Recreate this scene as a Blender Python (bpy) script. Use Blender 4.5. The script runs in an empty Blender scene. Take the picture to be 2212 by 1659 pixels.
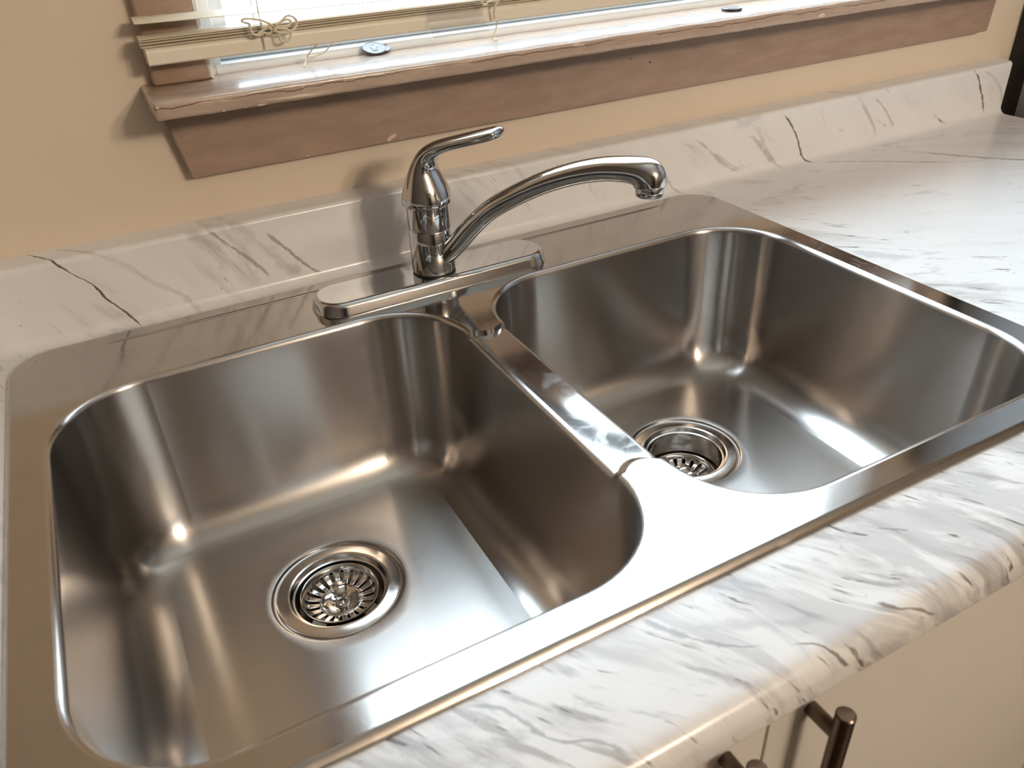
import bpy, bmesh, math, random
from mathutils import Vector, Matrix
random.seed(4)
C = bpy.context.scene.collection
S = bpy.context.scene
sin, cos, pi = math.sin, math.cos, math.pi

# ------------------------------------------------------------------ camera
cam_d = bpy.data.cameras.new('camera')
cam = bpy.data.objects.new('camera', cam_d); C.objects.link(cam); S.camera = cam
RR = [[0.88082520, -0.47125180, -0.04548319], [-0.28639738, -0.45387179, -0.84378726], [0.37699273, 0.75625534, -0.53474699]]
CP = (-0.28706, -0.53894, 0.37269)
r_, u_, b_ = Vector(RR[0]), -Vector(RR[1]), -Vector(RR[2])
cam.matrix_world = Matrix(((r_.x, u_.x, b_.x, CP[0]), (r_.y, u_.y, b_.y, CP[1]), (r_.z, u_.z, b_.z, CP[2]), (0, 0, 0, 1)))
cam_d.sensor_width = 36; cam_d.lens = 1729.9 * 36 / 2212; cam_d.clip_start = .02
cam_d.dof.use_dof = True; cam_d.dof.focus_distance = .92; cam_d.dof.aperture_fstop = 11
# ------------------------------------------------------------------ world, exposure
W_ = bpy.data.worlds.new('overcast_sky'); S.world = W_; W_.use_nodes = True
bg = W_.node_tree.nodes['Background']
bg.inputs[0].default_value = (.71, .87, 1.0, 1); bg.inputs[1].default_value = 8.6
S.view_settings.view_transform = 'Standard'; S.view_settings.look = 'None'
S.view_settings.exposure = 0.0; S.view_settings.gamma = 1; S.view_settings.use_curve_mapping = False
S.cycles.sample_clamp_indirect = 6; S.cycles.max_bounces = 10; S.cycles.caustics_reflective = True
YW = .327                                   # room face of the window wall
WX0, WX1, WZ0, WZ1 = -.163, .963, .2050, 1.16   # window opening
LAMP = (.80, -2.75, 1.33)
BULB_W = 34
por = bpy.data.lights.new('window_portal', 'AREA'); por.shape = 'RECTANGLE'; por.size = WX1 - WX0; por.size_y = WZ1 - WZ0
por.cycles.is_portal = True
po = bpy.data.objects.new('window_portal', por); C.objects.link(po)
po.location = ((WX0 + WX1) / 2, YW + .10, (WZ0 + WZ1) / 2); po.rotation_euler = (-pi / 2, 0, 0)

# ------------------------------------------------------------------ materials
def lin(r, g, b):
    f = lambda c: ((c / 255 + .055) / 1.055) ** 2.4 if c / 255 > .04045 else c / 255 / 12.92
    return (f(r), f(g), f(b), 1)
class NT:
    def __init__(s, name):
        s.m = bpy.data.materials.new(name); s.m.use_nodes = True; s.t = s.m.node_tree
        s.b = s.t.nodes['Principled BSDF']; s.out = s.t.nodes['Material Output']
    def n(s, typ, ins=None, **kw):
        nd = s.t.nodes.new(typ)
        for k, v in kw.items(): setattr(nd, k, v)
        for k, v in (ins or {}).items(): s.set(nd.inputs[k], v)
        return nd
    def set(s, sock, v):
        if isinstance(v, bpy.types.NodeSocket): s.t.links.new(v, sock)
        else: sock.default_value = v
    def p(s, **kw):
        for k, v in kw.items(): s.set(s.b.inputs[k.replace('_', ' ')], v)
    def math(s, op, a, b=0., c=0., clamp=False):
        nd = s.t.nodes.new('ShaderNodeMath'); nd.operation = op; nd.use_clamp = clamp
        s.set(nd.inputs[0], a); s.set(nd.inputs[1], b); s.set(nd.inputs[2], c); return nd.outputs[0]
    def mix(s, f, a, b, blend='MIX'):
        nd = s.t.nodes.new('ShaderNodeMix'); nd.data_type = 'RGBA'; nd.blend_type = blend
        s.set(nd.inputs['Factor'], f); s.set(nd.inputs['A'], a); s.set(nd.inputs['B'], b); return nd.outputs['Result']
    def ramp(s, f, lo, hi, o0=0., o1=1., smooth=True):
        nd = s.t.nodes.new('ShaderNodeMapRange'); nd.interpolation_type = 'SMOOTHSTEP' if smooth else 'LINEAR'
        for i, v in enumerate((f, lo, hi, o0, o1)): s.set(nd.inputs[i], v)
        return nd.outputs[0]
    def noise(s, vec, scale, detail=3, rough=.5, dist=0):
        nd = s.n('ShaderNodeTexNoise', {'Vector': vec, 'Scale': scale, 'Detail': detail, 'Roughness': rough, 'Distortion': dist}); return nd.outputs[0]
    def mapping(s, vec, scale=(1, 1, 1), rot=(0, 0, 0), loc=(0, 0, 0)):
        nd = s.n('ShaderNodeMapping', {'Vector': vec, 'Scale': scale, 'Rotation': rot, 'Location': loc}); return nd.outputs[0]
    def bump(s, h, strength, dist=.001):
        nd = s.n('ShaderNodeBump', {'Height': h, 'Strength': strength, 'Distance': dist}); s.t.links.new(nd.outputs[0], s.b.inputs['Normal'])
def obco(t): return t.n('ShaderNodeTexCoord').outputs['Object']
def uvco(t): return t.n('ShaderNodeTexCoord').outputs['UV']

def plain(name, col, rough=.5, metal=0., var=.06, scale=30, bump=0., bdist=.0005, spec=.5, coat=0.):
    t = NT(name); co = obco(t)
    n = t.noise(co, scale, 4)
    c2 = tuple(x * (1 - var * 2.5) for x in col[:3]) + (1,)
    t.p(Base_Color=t.mix(n, col, c2), Roughness=rough, Metallic=metal)
    t.b.inputs['Specular IOR Level'].default_value = spec
    t.b.inputs['Coat Weight'].default_value = coat; t.b.inputs['Coat Roughness'].default_value = .1
    if bump: t.bump(t.noise(co, scale * 6, 3), bump, bdist)
    return t.m

M = {}
M['wall'] = plain('cream_wall_paint', lin(224, 208, 187), .62, var=.03, scale=9, bump=.25, bdist=.0006, spec=.3)
M['room'] = plain('room_wall_paint', lin(104, 97, 89), .7, var=.03, scale=4)
M['ceiling'] = plain('ceiling_paint', lin(232, 226, 214), .8, var=.02)
M['floor'] = plain('floor_boards', lin(96, 70, 50), .4, var=.2, scale=6)
M['vinyl'] = plain('white_vinyl', lin(236, 238, 240), .35, var=.03, scale=40)
M['groove_grey'] = plain('grey_vinyl_groove', lin(120, 122, 126), .6, var=.2, scale=60)
M['cabinet'] = plain('cream_cabinet_paint', lin(209, 203, 194), .42, var=.03, scale=8, bump=.1)
M['chip'] = plain('bare_plaster_chip', lin(226, 205, 188), .8, var=.1, scale=300)
M['rail'] = plain('ivory_blind_vinyl', lin(232, 224, 207), .4, var=.03, scale=25)
M['slat'] = plain('ivory_slat', lin(226, 212, 188), .4, var=.04, scale=25)
M['cord'] = plain('cream_cord', lin(232, 218, 192), .8, var=.08, scale=400, bump=.4)
M['coin'] = plain('worn_coin_nickel', (.175, .17, .165, 1), .36, 1., var=.2, scale=400)
M['dark'] = plain('black_rubber', (.012, .011, .010, 1), .5)
M['bronze'] = plain('dark_bronze', (.16, .125, .10, 1), .28, 1., var=.1, scale=60)
M['bronze_end'] = plain('pale_bronze_end', (.42, .33, .26, 1), .35, 1., var=.1, scale=60)  # paler bronze for the end faces of the bars
M['fridge'] = plain('grey_appliance_enamel', lin(150, 150, 152), .4, var=.03)
M['gap_shade_black'] = plain('gap_shade_black', (.01, .009, .008, 1), .5)

def brown_paint():
    t = NT('mauve_brown_gloss_paint'); co = obco(t)
    n = t.noise(t.mapping(co, (3, 12, 12)), 6, 5, .6)
    n2 = t.noise(co, 90, 4, .6)
    c = t.mix(t.ramp(n, .3, .7), lin(166, 142, 124), lin(152, 128, 110))
    c = t.mix(t.ramp(n2, .66, .78, 0, .55), c, lin(112, 84, 66))
    t.p(Base_Color=c, Roughness=t.ramp(n, .2, .8, .30, .42)); t.b.inputs['Specular IOR Level'].default_value = .6
    h = t.math('ADD', t.noise(t.mapping(co, (14, 60, 60)), 3, 4, .6), t.math('MULTIPLY', n2, .35))
    t.bump(h, .35, .0012); return t.m
M['brown'] = brown_paint()
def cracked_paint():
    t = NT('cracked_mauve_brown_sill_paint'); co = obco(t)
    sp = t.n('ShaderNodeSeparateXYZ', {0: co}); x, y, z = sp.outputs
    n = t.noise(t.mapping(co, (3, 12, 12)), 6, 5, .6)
    c = t.mix(t.ramp(n, .3, .7), lin(186, 164, 147), lin(172, 149, 131))  # lighter than the apron's brown, standing in for daylight on the sill
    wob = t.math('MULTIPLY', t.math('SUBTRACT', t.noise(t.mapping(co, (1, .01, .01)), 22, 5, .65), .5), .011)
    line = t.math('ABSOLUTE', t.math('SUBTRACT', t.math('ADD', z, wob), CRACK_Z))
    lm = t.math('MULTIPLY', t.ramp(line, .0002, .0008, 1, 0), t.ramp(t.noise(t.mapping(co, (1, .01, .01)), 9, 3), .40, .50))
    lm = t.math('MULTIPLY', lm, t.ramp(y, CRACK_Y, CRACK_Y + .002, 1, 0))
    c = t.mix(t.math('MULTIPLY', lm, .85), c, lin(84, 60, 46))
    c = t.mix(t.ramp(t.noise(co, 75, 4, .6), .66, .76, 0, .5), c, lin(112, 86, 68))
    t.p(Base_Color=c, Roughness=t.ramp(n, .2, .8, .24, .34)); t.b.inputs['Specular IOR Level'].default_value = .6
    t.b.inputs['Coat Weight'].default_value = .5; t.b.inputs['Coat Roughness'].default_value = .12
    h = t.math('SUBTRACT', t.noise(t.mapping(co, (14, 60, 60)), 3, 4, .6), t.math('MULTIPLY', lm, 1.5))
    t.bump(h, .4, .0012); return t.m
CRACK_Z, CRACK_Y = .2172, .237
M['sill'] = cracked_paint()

def chrome():
    t = NT('polished_chrome'); co = obco(t)
    t.p(Base_Color=(.61, .622, .635, 1), Metallic=1., Roughness=t.ramp(t.noise(co, 40, 3), .4, .8, .025, .06)); return t.m
M['chrome'] = chrome()

def rim_steel():
    t = NT('polished_rim_steel'); co = obco(t)
    n = t.noise(co, 26, 4, .6); st = t.noise(t.mapping(co, (6, 500, 500)), 3, 2)
    spots = t.ramp(t.noise(co, 55, 2, .4, 1.2), .62, .66)
    t.p(Base_Color=t.mix(t.ramp(n, .3, .8), (.46, .435, .41, 1), (.43, .405, .38, 1)), Metallic=1.)
    r = t.math('ADD', t.ramp(n, .2, .8, .085, .15), t.math('MULTIPLY', spots, .06)); t.set(t.b.inputs['Roughness'], r)
    t.bump(t.math('ADD', st, t.math('MULTIPLY', n, .3)), .03, .0004); return t.m
M['rim'] = rim_steel()

def divider_steel():
    t = NT('water_spotted_divider_steel'); co = obco(t)
    n = t.noise(co, 30, 4, .6, .8)
    v = t.n('ShaderNodeTexVoronoi', {'Vector': t.mapping(co, (30, 20, 30)), 'Scale': 1.0}); v.feature = 'F1'
    ring = t.math('MULTIPLY', t.ramp(v.outputs['Distance'], .34, .37), t.ramp(v.outputs['Distance'], .37, .41, 1, 0))
    pud = t.ramp(n, .48, .68)
    t.p(Base_Color=t.mix(t.math('MULTIPLY', ring, .5), (.60, .58, .56, 1), (.40, .38, .36, 1)), Metallic=1.)
    t.set(t.b.inputs['Roughness'], t.math('ADD', .10, t.math('MULTIPLY', pud, .08))); return t.m
M['divider'] = divider_steel()

DRAIN = (.202, .0165)
def bowl_steel():
    t = NT('brushed_bowl_steel'); uv = uvco(t); co = obco(t)
    g = t.noise(t.mapping(uv, (5, 420, 1)), 1, 2, .5)          # brushing lines
    blot = t.noise(co, 14, 4, .6)
    spots = t.ramp(t.noise(co, 120, 2, .5), .74, .80)
    c = t.mix(t.ramp(blot, .3, .75), (.52, .493, .467, 1), (.50, .473, .447, 1))
    c = t.mix(t.ramp(g, .35, .75, 0, .10), c, (.36, .337, .315, 1))
    c = t.mix(t.math('MULTIPLY', spots, .12), c, (.34, .30, .27, 1))
    # mineral stain spreading from the drain
    sp = t.n('ShaderNodeSeparateXYZ', {0: co}); dx = t.math('SUBTRACT', t.math('ABSOLUTE', sp.outputs[0]), DRAIN[0] - .006); dy = t.math('SUBTRACT', sp.outputs[1], DRAIN[1] + .010)
    dd = t.math('SQRT', t.math('ADD', t.math('MULTIPLY', dx, dx), t.math('MULTIPLY', dy, dy)))
    st = t.math('MULTIPLY', t.ramp(t.math('ADD', dd, t.math('MULTIPLY', t.math('SUBTRACT', t.noise(co, 45, 4, .65), .5), .035)), .062, .084, 1, 0), t.ramp(sp.outputs[2], -.165, -.170))
    c = t.mix(t.math('MULTIPLY', st, .38), c, (.30, .27, .24, 1))
    t.p(Base_Color=c, Metallic=1.)
    t.set(t.b.inputs['Roughness'], t.ramp(blot, .2, .8, .215, .245))
    t.p(Anisotropic=.88, Anisotropic_Rotation=.25)
    tg = t.n('ShaderNodeTangent', direction_type='UV_MAP', uv_map='UVMap'); t.set(t.b.inputs['Tangent'], tg.outputs[0])
    return t.m
M['bowl'] = bowl_steel()

def flange_steel():
    t = NT('turned_strainer_steel'); co = obco(t)
    n = t.noise(co, 90, 3)
    t.p(Base_Color=(.60, .565, .53, 1), Metallic=1., Roughness=t.ramp(n, .3, .7, .14, .24)); return t.m
M['flange'] = flange_steel()
def basket_steel():
    t = NT('polished_basket_steel'); co = obco(t)
    t.p(Base_Color=(.62, .59, .56, 1), Metallic=1., Roughness=t.ramp(t.noise(co, 200, 3), .3, .7, .07, .14)); return t.m
M['basket'] = basket_steel()
M['drain_dark'] = plain('dark_drain_pipe', (.02, .018, .016, 1), .6)

def glass_mat(name, tint=(1, 1, 1, 1), rough=0., extra=0.):
    t = NT(name); t.t.nodes.remove(t.b)
    fc = t.n('ShaderNodeLayerWeight', {'Blend': .5}).outputs['Facing']        # Schlick, the same from both sides of the thin sheet
    fac = t.math('MULTIPLY_ADD', t.math('POWER', fc, 5.), .9, .03 + extra, clamp=True)
    tr = t.n('ShaderNodeBsdfTransparent', {'Color': tint}); gl = t.n('ShaderNodeBsdfGlossy', {'Color': (1, 1, 1, 1), 'Roughness': rough})
    mx = t.n('ShaderNodeMixShader', {0: fac, 1: tr.outputs[0], 2: gl.outputs[0]}); t.t.links.new(mx.outputs[0], t.out.inputs[0]); return t.m
M['glass'] = glass_mat('window_glass')
M['plastic'] = glass_mat('clear_plastic', (.97, .975, .985, 1), .08, .07)

def emit(name, col, s):
    t = NT(name); t.p(Base_Color=col, Emission_Color=col, Emission_Strength=s); return t.m
M['bulb'] = emit('warm_bulb', (1, .84, .66, 1), 60)

HERO = [  # marble veins on the sheet: (points (u, v), half width, strength, colour)
 ([(-.3806,.4083),(-.3666,.3948),(-.3536,.3794),(-.3416,.3631),(-.3244,.3438),(-.3176,.3276),(-.3106,.3173),(-.2998,.3004),(-.2929,.2845)], .0013, .95, (.085,.058,.04,1)),
 ([(-.356,.4094),(-.32,.3794),(-.299,.3647),(-.2722,.3351),(-.2397,.2997),(-.2365,.2694)], .0050, .45, (.36,.30,.27,1)),
 ([(-.2085,.379),(-.199,.366),(-.184,.348),(-.168,.329),(-.155,.308)], .0024, .60, (.20,.15,.12,1)),
 ([(-.152,.362),(-.1327,.3372),(-.1162,.3157),(-.0981,.2982)], .0026, .65, (.20,.15,.12,1)),
 ([(-.225,.385),(-.205,.352),(-.185,.325),(-.168,.300)], .0120, .60, (.40,.34,.31,1)),
 ([(-.185,.385),(-.160,.350),(-.135,.318),(-.120,.300)], .0100, .55, (.40,.34,.31,1)),
 ([(.5749,.3722),(.594,.3532),(.6106,.3308),(.6196,.3126),(.6297,.2937),(.64,.282)], .0022, .9, (.12,.09,.07,1)),
 ([(.5044,.3649),(.5277,.3608),(.5452,.3355),(.5693,.3048),(.585,.288)], .0050, .5, (.30,.26,.23,1)),
 ([(.4214,.3629),(.4426,.3469),(.4603,.3312),(.4827,.3142),(.5098,.2992)], .0050, .5, (.30,.26,.23,1)),
 ([(.455,.338),(.472,.326),(.490,.314),(.508,.303)], .0080, .60, (.36,.32,.29,1)),
 ([(.520,.352),(.538,.335),(.555,.318),(.570,.303)], .0070, .60, (.36,.32,.29,1)),
 ([(.730,.362),(.748,.345),(.765,.325),(.778,.306)], .0045, .55, (.36,.32,.29,1)),
 ([(.755,.368),(.790,.340),(.815,.312)], .0030, .5, (.34,.30,.27,1)),
 ([(.370,.330),(.382,.312),(.393,.298),(.402,.288)], .0040, .55, (.30,.26,.23,1)),
 ([(.9724,.3736),(.9898,.3654),(1.0033,.3458),(1.0172,.3257),(1.03,.2994)], .0028, .9, (.16,.12,.09,1)),
 ([(.9995,.3731),(1.0256,.3606),(1.0559,.3384),(1.07,.3088)], .0060, .5, (.36,.31,.27,1)),
 ([(.640,.284),(.675,.262),(.710,.236),(.760,.195),(.83,.15)], .0060, .9, (.30,.27,.26,1)),
 ([(.770,.2586),(.790,.2337),(.815,.195),(.849,.150),(.90,.10)], .0060, .85, (.28,.25,.24,1)),
 ([(-.0821,-.2789),(-.0737,-.2946),(-.0608,-.3118),(-.0495,-.3222),(-.0319,-.3328)], .0030, .6, (.26,.27,.30,1)),
 ([(-.0228,-.3377),(-.0084,-.3443),(-.002,-.3518),(.0031,-.3602),(.0094,-.3674)], .0016, .85, (.13,.11,.10,1)),
 ([(-.2079,-.2787),(-.1816,-.2923),(-.1749,-.3057),(-.1657,-.3232),(-.1476,-.3342),(-.137,-.3513)], .0022, .6, (.24,.24,.26,1)),
 ([(-.060,-.300),(-.035,-.3135),(-.012,-.325),(.004,-.335)], .0110, .60, (.42,.43,.47,1)),
 ([(.0445,-.3399),(.0531,-.3491),(.0646,-.3542),(.0797,-.366)], .0022, .8, (.16,.13,.11,1)),
 ([(.095,-.296),(.103,-.302),(.112,-.309)], .0009, .75, (.14,.13,.13,1)),
]
def marble():
    t = NT('white_marble_laminate'); uv = uvco(t)
    xyz = t.n('ShaderNodeSeparateXYZ', {0: uv}); u, v = xyz.outputs[0], xyz.outputs[1]
    ang = math.radians(56)
    warp = t.n('ShaderNodeTexNoise', {'Vector': uv, 'Scale': 7., 'Detail': 2.}).outputs['Color']
    wv = t.n('ShaderNodeVectorMath', {0: warp, 1: (.5, .5, .5)}, operation='SUBTRACT').outputs[0]
    wv = t.n('ShaderNodeVectorMath', {0: wv, 'Scale': .05}, operation='SCALE').outputs[0]
    uw = t.n('ShaderNodeVectorMath', {0: uv, 1: wv}, operation='ADD').outputs[0]
    sx = t.n('ShaderNodeSeparateXYZ', {0: uw}); ua, va = sx.outputs[0], sx.outputs[1]
    # grain runs down to the right, flatter towards the right end of the sheet
    turn = t.math('SMOOTH_MAX', t.math('SUBTRACT', ua, .38), 0., .15)
    cross = t.math('MULTIPLY', t.math('ADD', va, t.math('SUBTRACT', t.math('MULTIPLY', ua, 1.48), t.math('MULTIPLY', turn, .72))), .56)
    along = t.math('SUBTRACT', t.math('MULTIPLY', ua, .56), t.math('MULTIPLY', va, .83))
    def grain(a_, c_, l0, l1):
        return t.n('ShaderNodeCombineXYZ', {0: t.math('MULTIPLY_ADD', along, a_, l0), 1: t.math('MULTIPLY_ADD', cross, c_, l1)}).outputs[0]
    cloud = t.noise(grain(6, 30, 0, 0), 1, 5, .6, .3)
    smear = t.noise(grain(14, 80, 3.1, 7.7), 1, 4, .62, .3)
    dash = t.noise(grain(26, 170, 1.3, 4.2), 1, 3, .55, .4)
    blot = t.noise(grain(9, 22, 5.2, 1.9), 1, 5, .62, .9)
    dens = t.noise(uv, 3.2, 2)
    # the print is busy along the front edge, quiet on the splashback and at the right
    front = t.ramp(v, -.30, -.22, .075, 0); quiet = t.math('MULTIPLY', t.ramp(u, .40, .60, 0, -.035), t.ramp(v, .24, .18))
    back = t.ramp(v, .26, .30, 0, -.045)
    zone = t.math('ADD', t.math('ADD', t.math('MULTIPLY', t.math('SUBTRACT', dens, .5), .25), front), t.math('ADD', quiet, back))
    k = t.math('ADD', cloud, zone); k2 = t.math('ADD', smear, zone)
    col = t.mix(t.ramp(cloud, .3, .7), (.82, .81, .80, 1), (.78, .77, .76, 1))
    col = t.mix(t.ramp(k, .54, .74, 0, .62), col, (.43, .415, .41, 1))
    col = t.mix(t.ramp(k2, .60, .73, 0, .68), col, (.33, .315, .305, 1))
    col = t.mix(t.ramp(t.math('ADD', blot, zone), .565, .67, 0, .46), col, (.43, .425, .445, 1))
    dk = t.math('MULTIPLY', t.ramp(dash, .615, .68), t.ramp(t.math('ADD', k2, t.math('MULTIPLY', zone, .5)), .52, .63))
    col = t.mix(t.math('MULTIPLY', dk, .92), col, (.15, .13, .115, 1))
    speck = t.ramp(t.noise(uv, 170, 1, .4), .775, .80, 0, .7)
    col = t.mix(t.math('MULTIPLY', speck, t.ramp(dens, .45, .6)), col, (.25, .2, .17, 1))
    jit = t.math('MULTIPLY', t.math('SUBTRACT', t.noise(uv, 130, 4, .65), .5), .0075)
    wid = t.ramp(t.noise(uv, 60, 3), .25, .75, .35, 1.5)
    for pts, hw, st, c in HERO:
        us = [p[0] for p in pts]; vs = [p[1] for p in pts]
        alongv = all(vs[i] > vs[i + 1] for i in range(len(vs) - 1))
        a, b = (vs, us) if alongv else (us, vs)
        A, B = (v, u) if alongv else (u, v)
        a0, a1, b0, b1 = min(a), max(a), min(b), max(b)
        if b1 - b0 < 1e-4: b1 = b0 + 1e-4
        fc = t.n('ShaderNodeFloatCurve', {'Value': t.ramp(A, a0, a1, 0, 1, False)})
        cv = fc.mapping.curves[0]; q = sorted(((x - a0) / (a1 - a0), (y - b0) / (b1 - b0)) for x, y in zip(a, b))
        cv.points[0].location = q[0]; cv.points[1].location = q[-1]
        for x in q[1:-1]: cv.points.new(*x)
        fc.mapping.update()
        cen = t.math('MULTIPLY_ADD', fc.outputs[0], b1 - b0, b0)
        d = t.math('ABSOLUTE', t.math('ADD', t.math('SUBTRACT', B, cen), t.math('MULTIPLY', jit, min(1.2, .35 + hw * 120))))
        dd = t.math('DIVIDE', d, t.math('MULTIPLY', wid, hw))
        soft = .35 if hw < .0035 else .05
        m_ = t.ramp(dd, soft, 1.25, st, 0)
        e = (a1 - a0) * .12
        m_ = t.math('MULTIPLY', m_, t.math('MULTIPLY', t.ramp(A, a0, a0 + e), t.ramp(A, a1 - e, a1, 1, 0)))
        if hw >= .0035: m_ = t.math('MULTIPLY', m_, t.ramp(smear, .35, .62, .35, 1.))
        col = t.mix(m_, col, c)
    t.p(Base_Color=col, Roughness=t.ramp(t.noise(uv, 50, 3), .3, .7, .20, .27)); t.b.inputs['Specular IOR Level'].default_value = .5
    t.bump(t.noise(uv, 700, 2), .04, .0003)
    return t.m
M['marble'] = marble()

# ------------------------------------------------------------------ mesh helpers
def link(name, me, mat, parent=None):
    o = bpy.data.objects.new(name, me); C.objects.link(o)
    if mat is not None:
        for m in (mat if isinstance(mat, (list, tuple)) else [mat]): me.materials.append(m)
    if parent is not None: o.parent = parent
    return o
def mesh(name, vs, fs, mat, parent=None, smooth=35, recalc=True):
    me = bpy.data.meshes.new(name); me.from_pydata([tuple(v) for v in vs], [], fs); me.validate()
    if recalc:
        bm = bmesh.new(); bm.from_mesh(me); bmesh.ops.recalc_face_normals(bm, faces=bm.faces); bm.to_mesh(me); bm.free()
    if smooth:
        me.shade_smooth(); me.set_sharp_from_angle(angle=math.radians(smooth))
    return link(name, me, mat, parent)
def from_bm(name, bm, mat, parent=None, smooth=35):
    me = bpy.data.meshes.new(name); bmesh.ops.recalc_face_normals(bm, faces=bm.faces); bm.to_mesh(me); bm.free()
    if smooth: me.shade_smooth(); me.set_sharp_from_angle(angle=math.radians(smooth))
    return link(name, me, mat, parent)
def add_box(bm, lo, hi, bev=0., seg=2):
    t = bmesh.new(); bmesh.ops.create_cube(t, size=1)
    for v in t.verts: v.co = Vector([(lo[i] + hi[i]) / 2 + v.co[i] * (hi[i] - lo[i]) for i in range(3)])
    if bev: bmesh.ops.bevel(t, geom=t.edges[:], offset=bev, segments=seg, profile=.5, affect='EDGES')
    me = bpy.data.meshes.new('tmp'); t.to_mesh(me); t.free(); bm.from_mesh(me); bpy.data.meshes.remove(me)
def box(name, lo, hi, mat, parent=None, bev=0., seg=2):
    bm = bmesh.new(); add_box(bm, lo, hi, bev, seg); return from_bm(name, bm, mat, parent)
def rings_mesh(name, rings, mat, parent=None, cap0=False, cap1=False, smooth=35, closed=True):
    n = len(rings[0]); vs = [p for r in rings for p in r]; fs = []
    for i in range(len(rings) - 1):
        for j in range(n if closed else n - 1):
            k = (j + 1) % n
            fs.append((i * n + j, i * n + k, (i + 1) * n + k, (i + 1) * n + j))
    if cap0: fs.append(tuple(range(n))[::-1])
    if cap1: fs.append(tuple(range((len(rings) - 1) * n, len(rings) * n)))
    return mesh(name, vs, fs, mat, parent, smooth)
def lathe(name, prof, mat, parent=None, c=(0, 0), n=64, cap0=False, cap1=False, smooth=35):
    rg = [[(c[0] + r * cos(2 * pi * k / n), c[1] + r * sin(2 * pi * k / n), z) for k in range(n)] for r, z in prof]
    return rings_mesh(name, rg, mat, parent, cap0, cap1, smooth)
def tube_obj(name, pts, rad, mat, parent=None, n=8, closed=False):
    pts = [Vector(p) for p in pts]
    # Catmull-Rom refinement
    q = []
    m = len(pts)
    for i in range(m - 1):
        p0, p1, p2, p3 = pts[max(i - 1, 0)], pts[i], pts[i + 1], pts[min(i + 2, m - 1)]
        for s in range(4):
            t = s / 4
            q.append(.5 * ((2 * p1) + (p2 - p0) * t + (2 * p0 - 5 * p1 + 4 * p2 - p3) * t * t + (3 * p1 - p0 - 3 * p2 + p3) * t ** 3))
    q.append(pts[-1])
    rings = []; up = Vector((0.13, 0.9, .3)).normalized()
    for i, p in enumerate(q):
        d = (q[min(i + 1, len(q) - 1)] - q[max(i - 1, 0)])
        d = d.normalized() if d.length > 1e-9 else Vector((0, 0, 1))
        x = d.cross(up)
        x = x.normalized() if x.length > 1e-4 else d.orthogonal().normalized()
        y = x.cross(d).normalized()
        rings.append([p + x * rad * cos(2 * pi * k / n) + y * rad * sin(2 * pi * k / n) for k in range(n)])
    return rings_mesh(name, rings, mat, parent, True, True, 60)
def empty(name, loc=(0, 0, 0)):
    o = bpy.data.objects.new(name, None); C.objects.link(o); o.location = loc; o.empty_display_size = .05; return o
def adopt(root, *kids):
    for k in kids:
        k.parent = root; k.matrix_parent_inverse = Matrix.Translation(-Vector(root.location))
def tag(o, label=None, cat=None, group=None, kind=None):
    for k, v in (('label', label), ('category', cat), ('group', group), ('kind', kind)):
        if v: o[k] = v
    return o

# ------------------------------------------------------------------ room shell
XL, XR, YF, ZF, ZC = -1.75, 2.30, -3.55, -.91, 1.53
bm = bmesh.new(); T_ = .14
for lo, hi in (((XL, YW, ZF), (WX0, YW + T_, ZC)), ((WX1, YW, ZF), (XR, YW + T_, ZC)), ((WX0, YW, ZF), (WX1, YW + T_, WZ0)), ((WX0, YW, WZ1), (WX1, YW + T_, ZC))):
    add_box(bm, lo, hi)
bmesh.ops.remove_doubles(bm, verts=bm.verts, dist=1e-5)
tag(from_bm('wall_back', bm, M['wall'], smooth=0), 'cream painted wall with the window above the sink', kind='structure')
tag(box('wall_left', (XL - .1, YF, ZF), (XL, YW + T_, ZC), M['room']), 'plain wall at the left end of the kitchen', kind='structure')
tag(box('wall_right', (XR, YF, ZF), (XR + .1, YW + T_, ZC), M['room']), 'plain wall at the right end of the kitchen', kind='structure')
tag(box('wall_front', (XL - .1, YF - .1, ZF), (XR + .1, YF, ZC), M['room']), 'plain wall behind the viewer', kind='structure')
tag(box('ceiling', (XL - .1, YF - .1, ZC), (XR + .1, YW + T_, ZC + .1), M['ceiling']), 'white kitchen ceiling', kind='structure')
tag(box('floor', (XL - .1, YF - .1, ZF - .1), (XR + .1, YW + T_, ZF), M['floor']), 'dark wooden kitchen floor', kind='structure')

dr = empty('added_door_1', (-.55, YF, ZF)); tag(dr, 'unseen dark door added behind the viewer to darken reflections in the chrome', kind='structure')  # unseen door, added so the chrome has something dark to reflect
M['walnut'] = plain('added_door_dark', lin(44, 33, 26), .5, var=.15, scale=8)
bm = bmesh.new(); add_box(bm, (-1.0, YF, ZF), (-.1, YF + .04, ZF + 2.03), .004)
for px in (-.93, -.50):
    for pz0, pz1 in ((.15, .85), (1.0, 1.9)): add_box(bm, (px, YF + .038, ZF + pz0), (px + .33, YF + .052, ZF + pz1), .006)
adopt(dr, from_bm('added_door_leaf', bm, M['walnut']))
kn = lathe('added_door_knob', [(.001, .0), (.012, .0), (.012, .03), (.028, .045), (.028, .06), (.012, .072), (.001, .073)], M['bronze'], None, (0, 0), 24)
kn.rotation_euler = (-pi / 2, 0, 0); kn.location = (-.17, YF + .04, ZF + 1.0); adopt(dr, kn)

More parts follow.
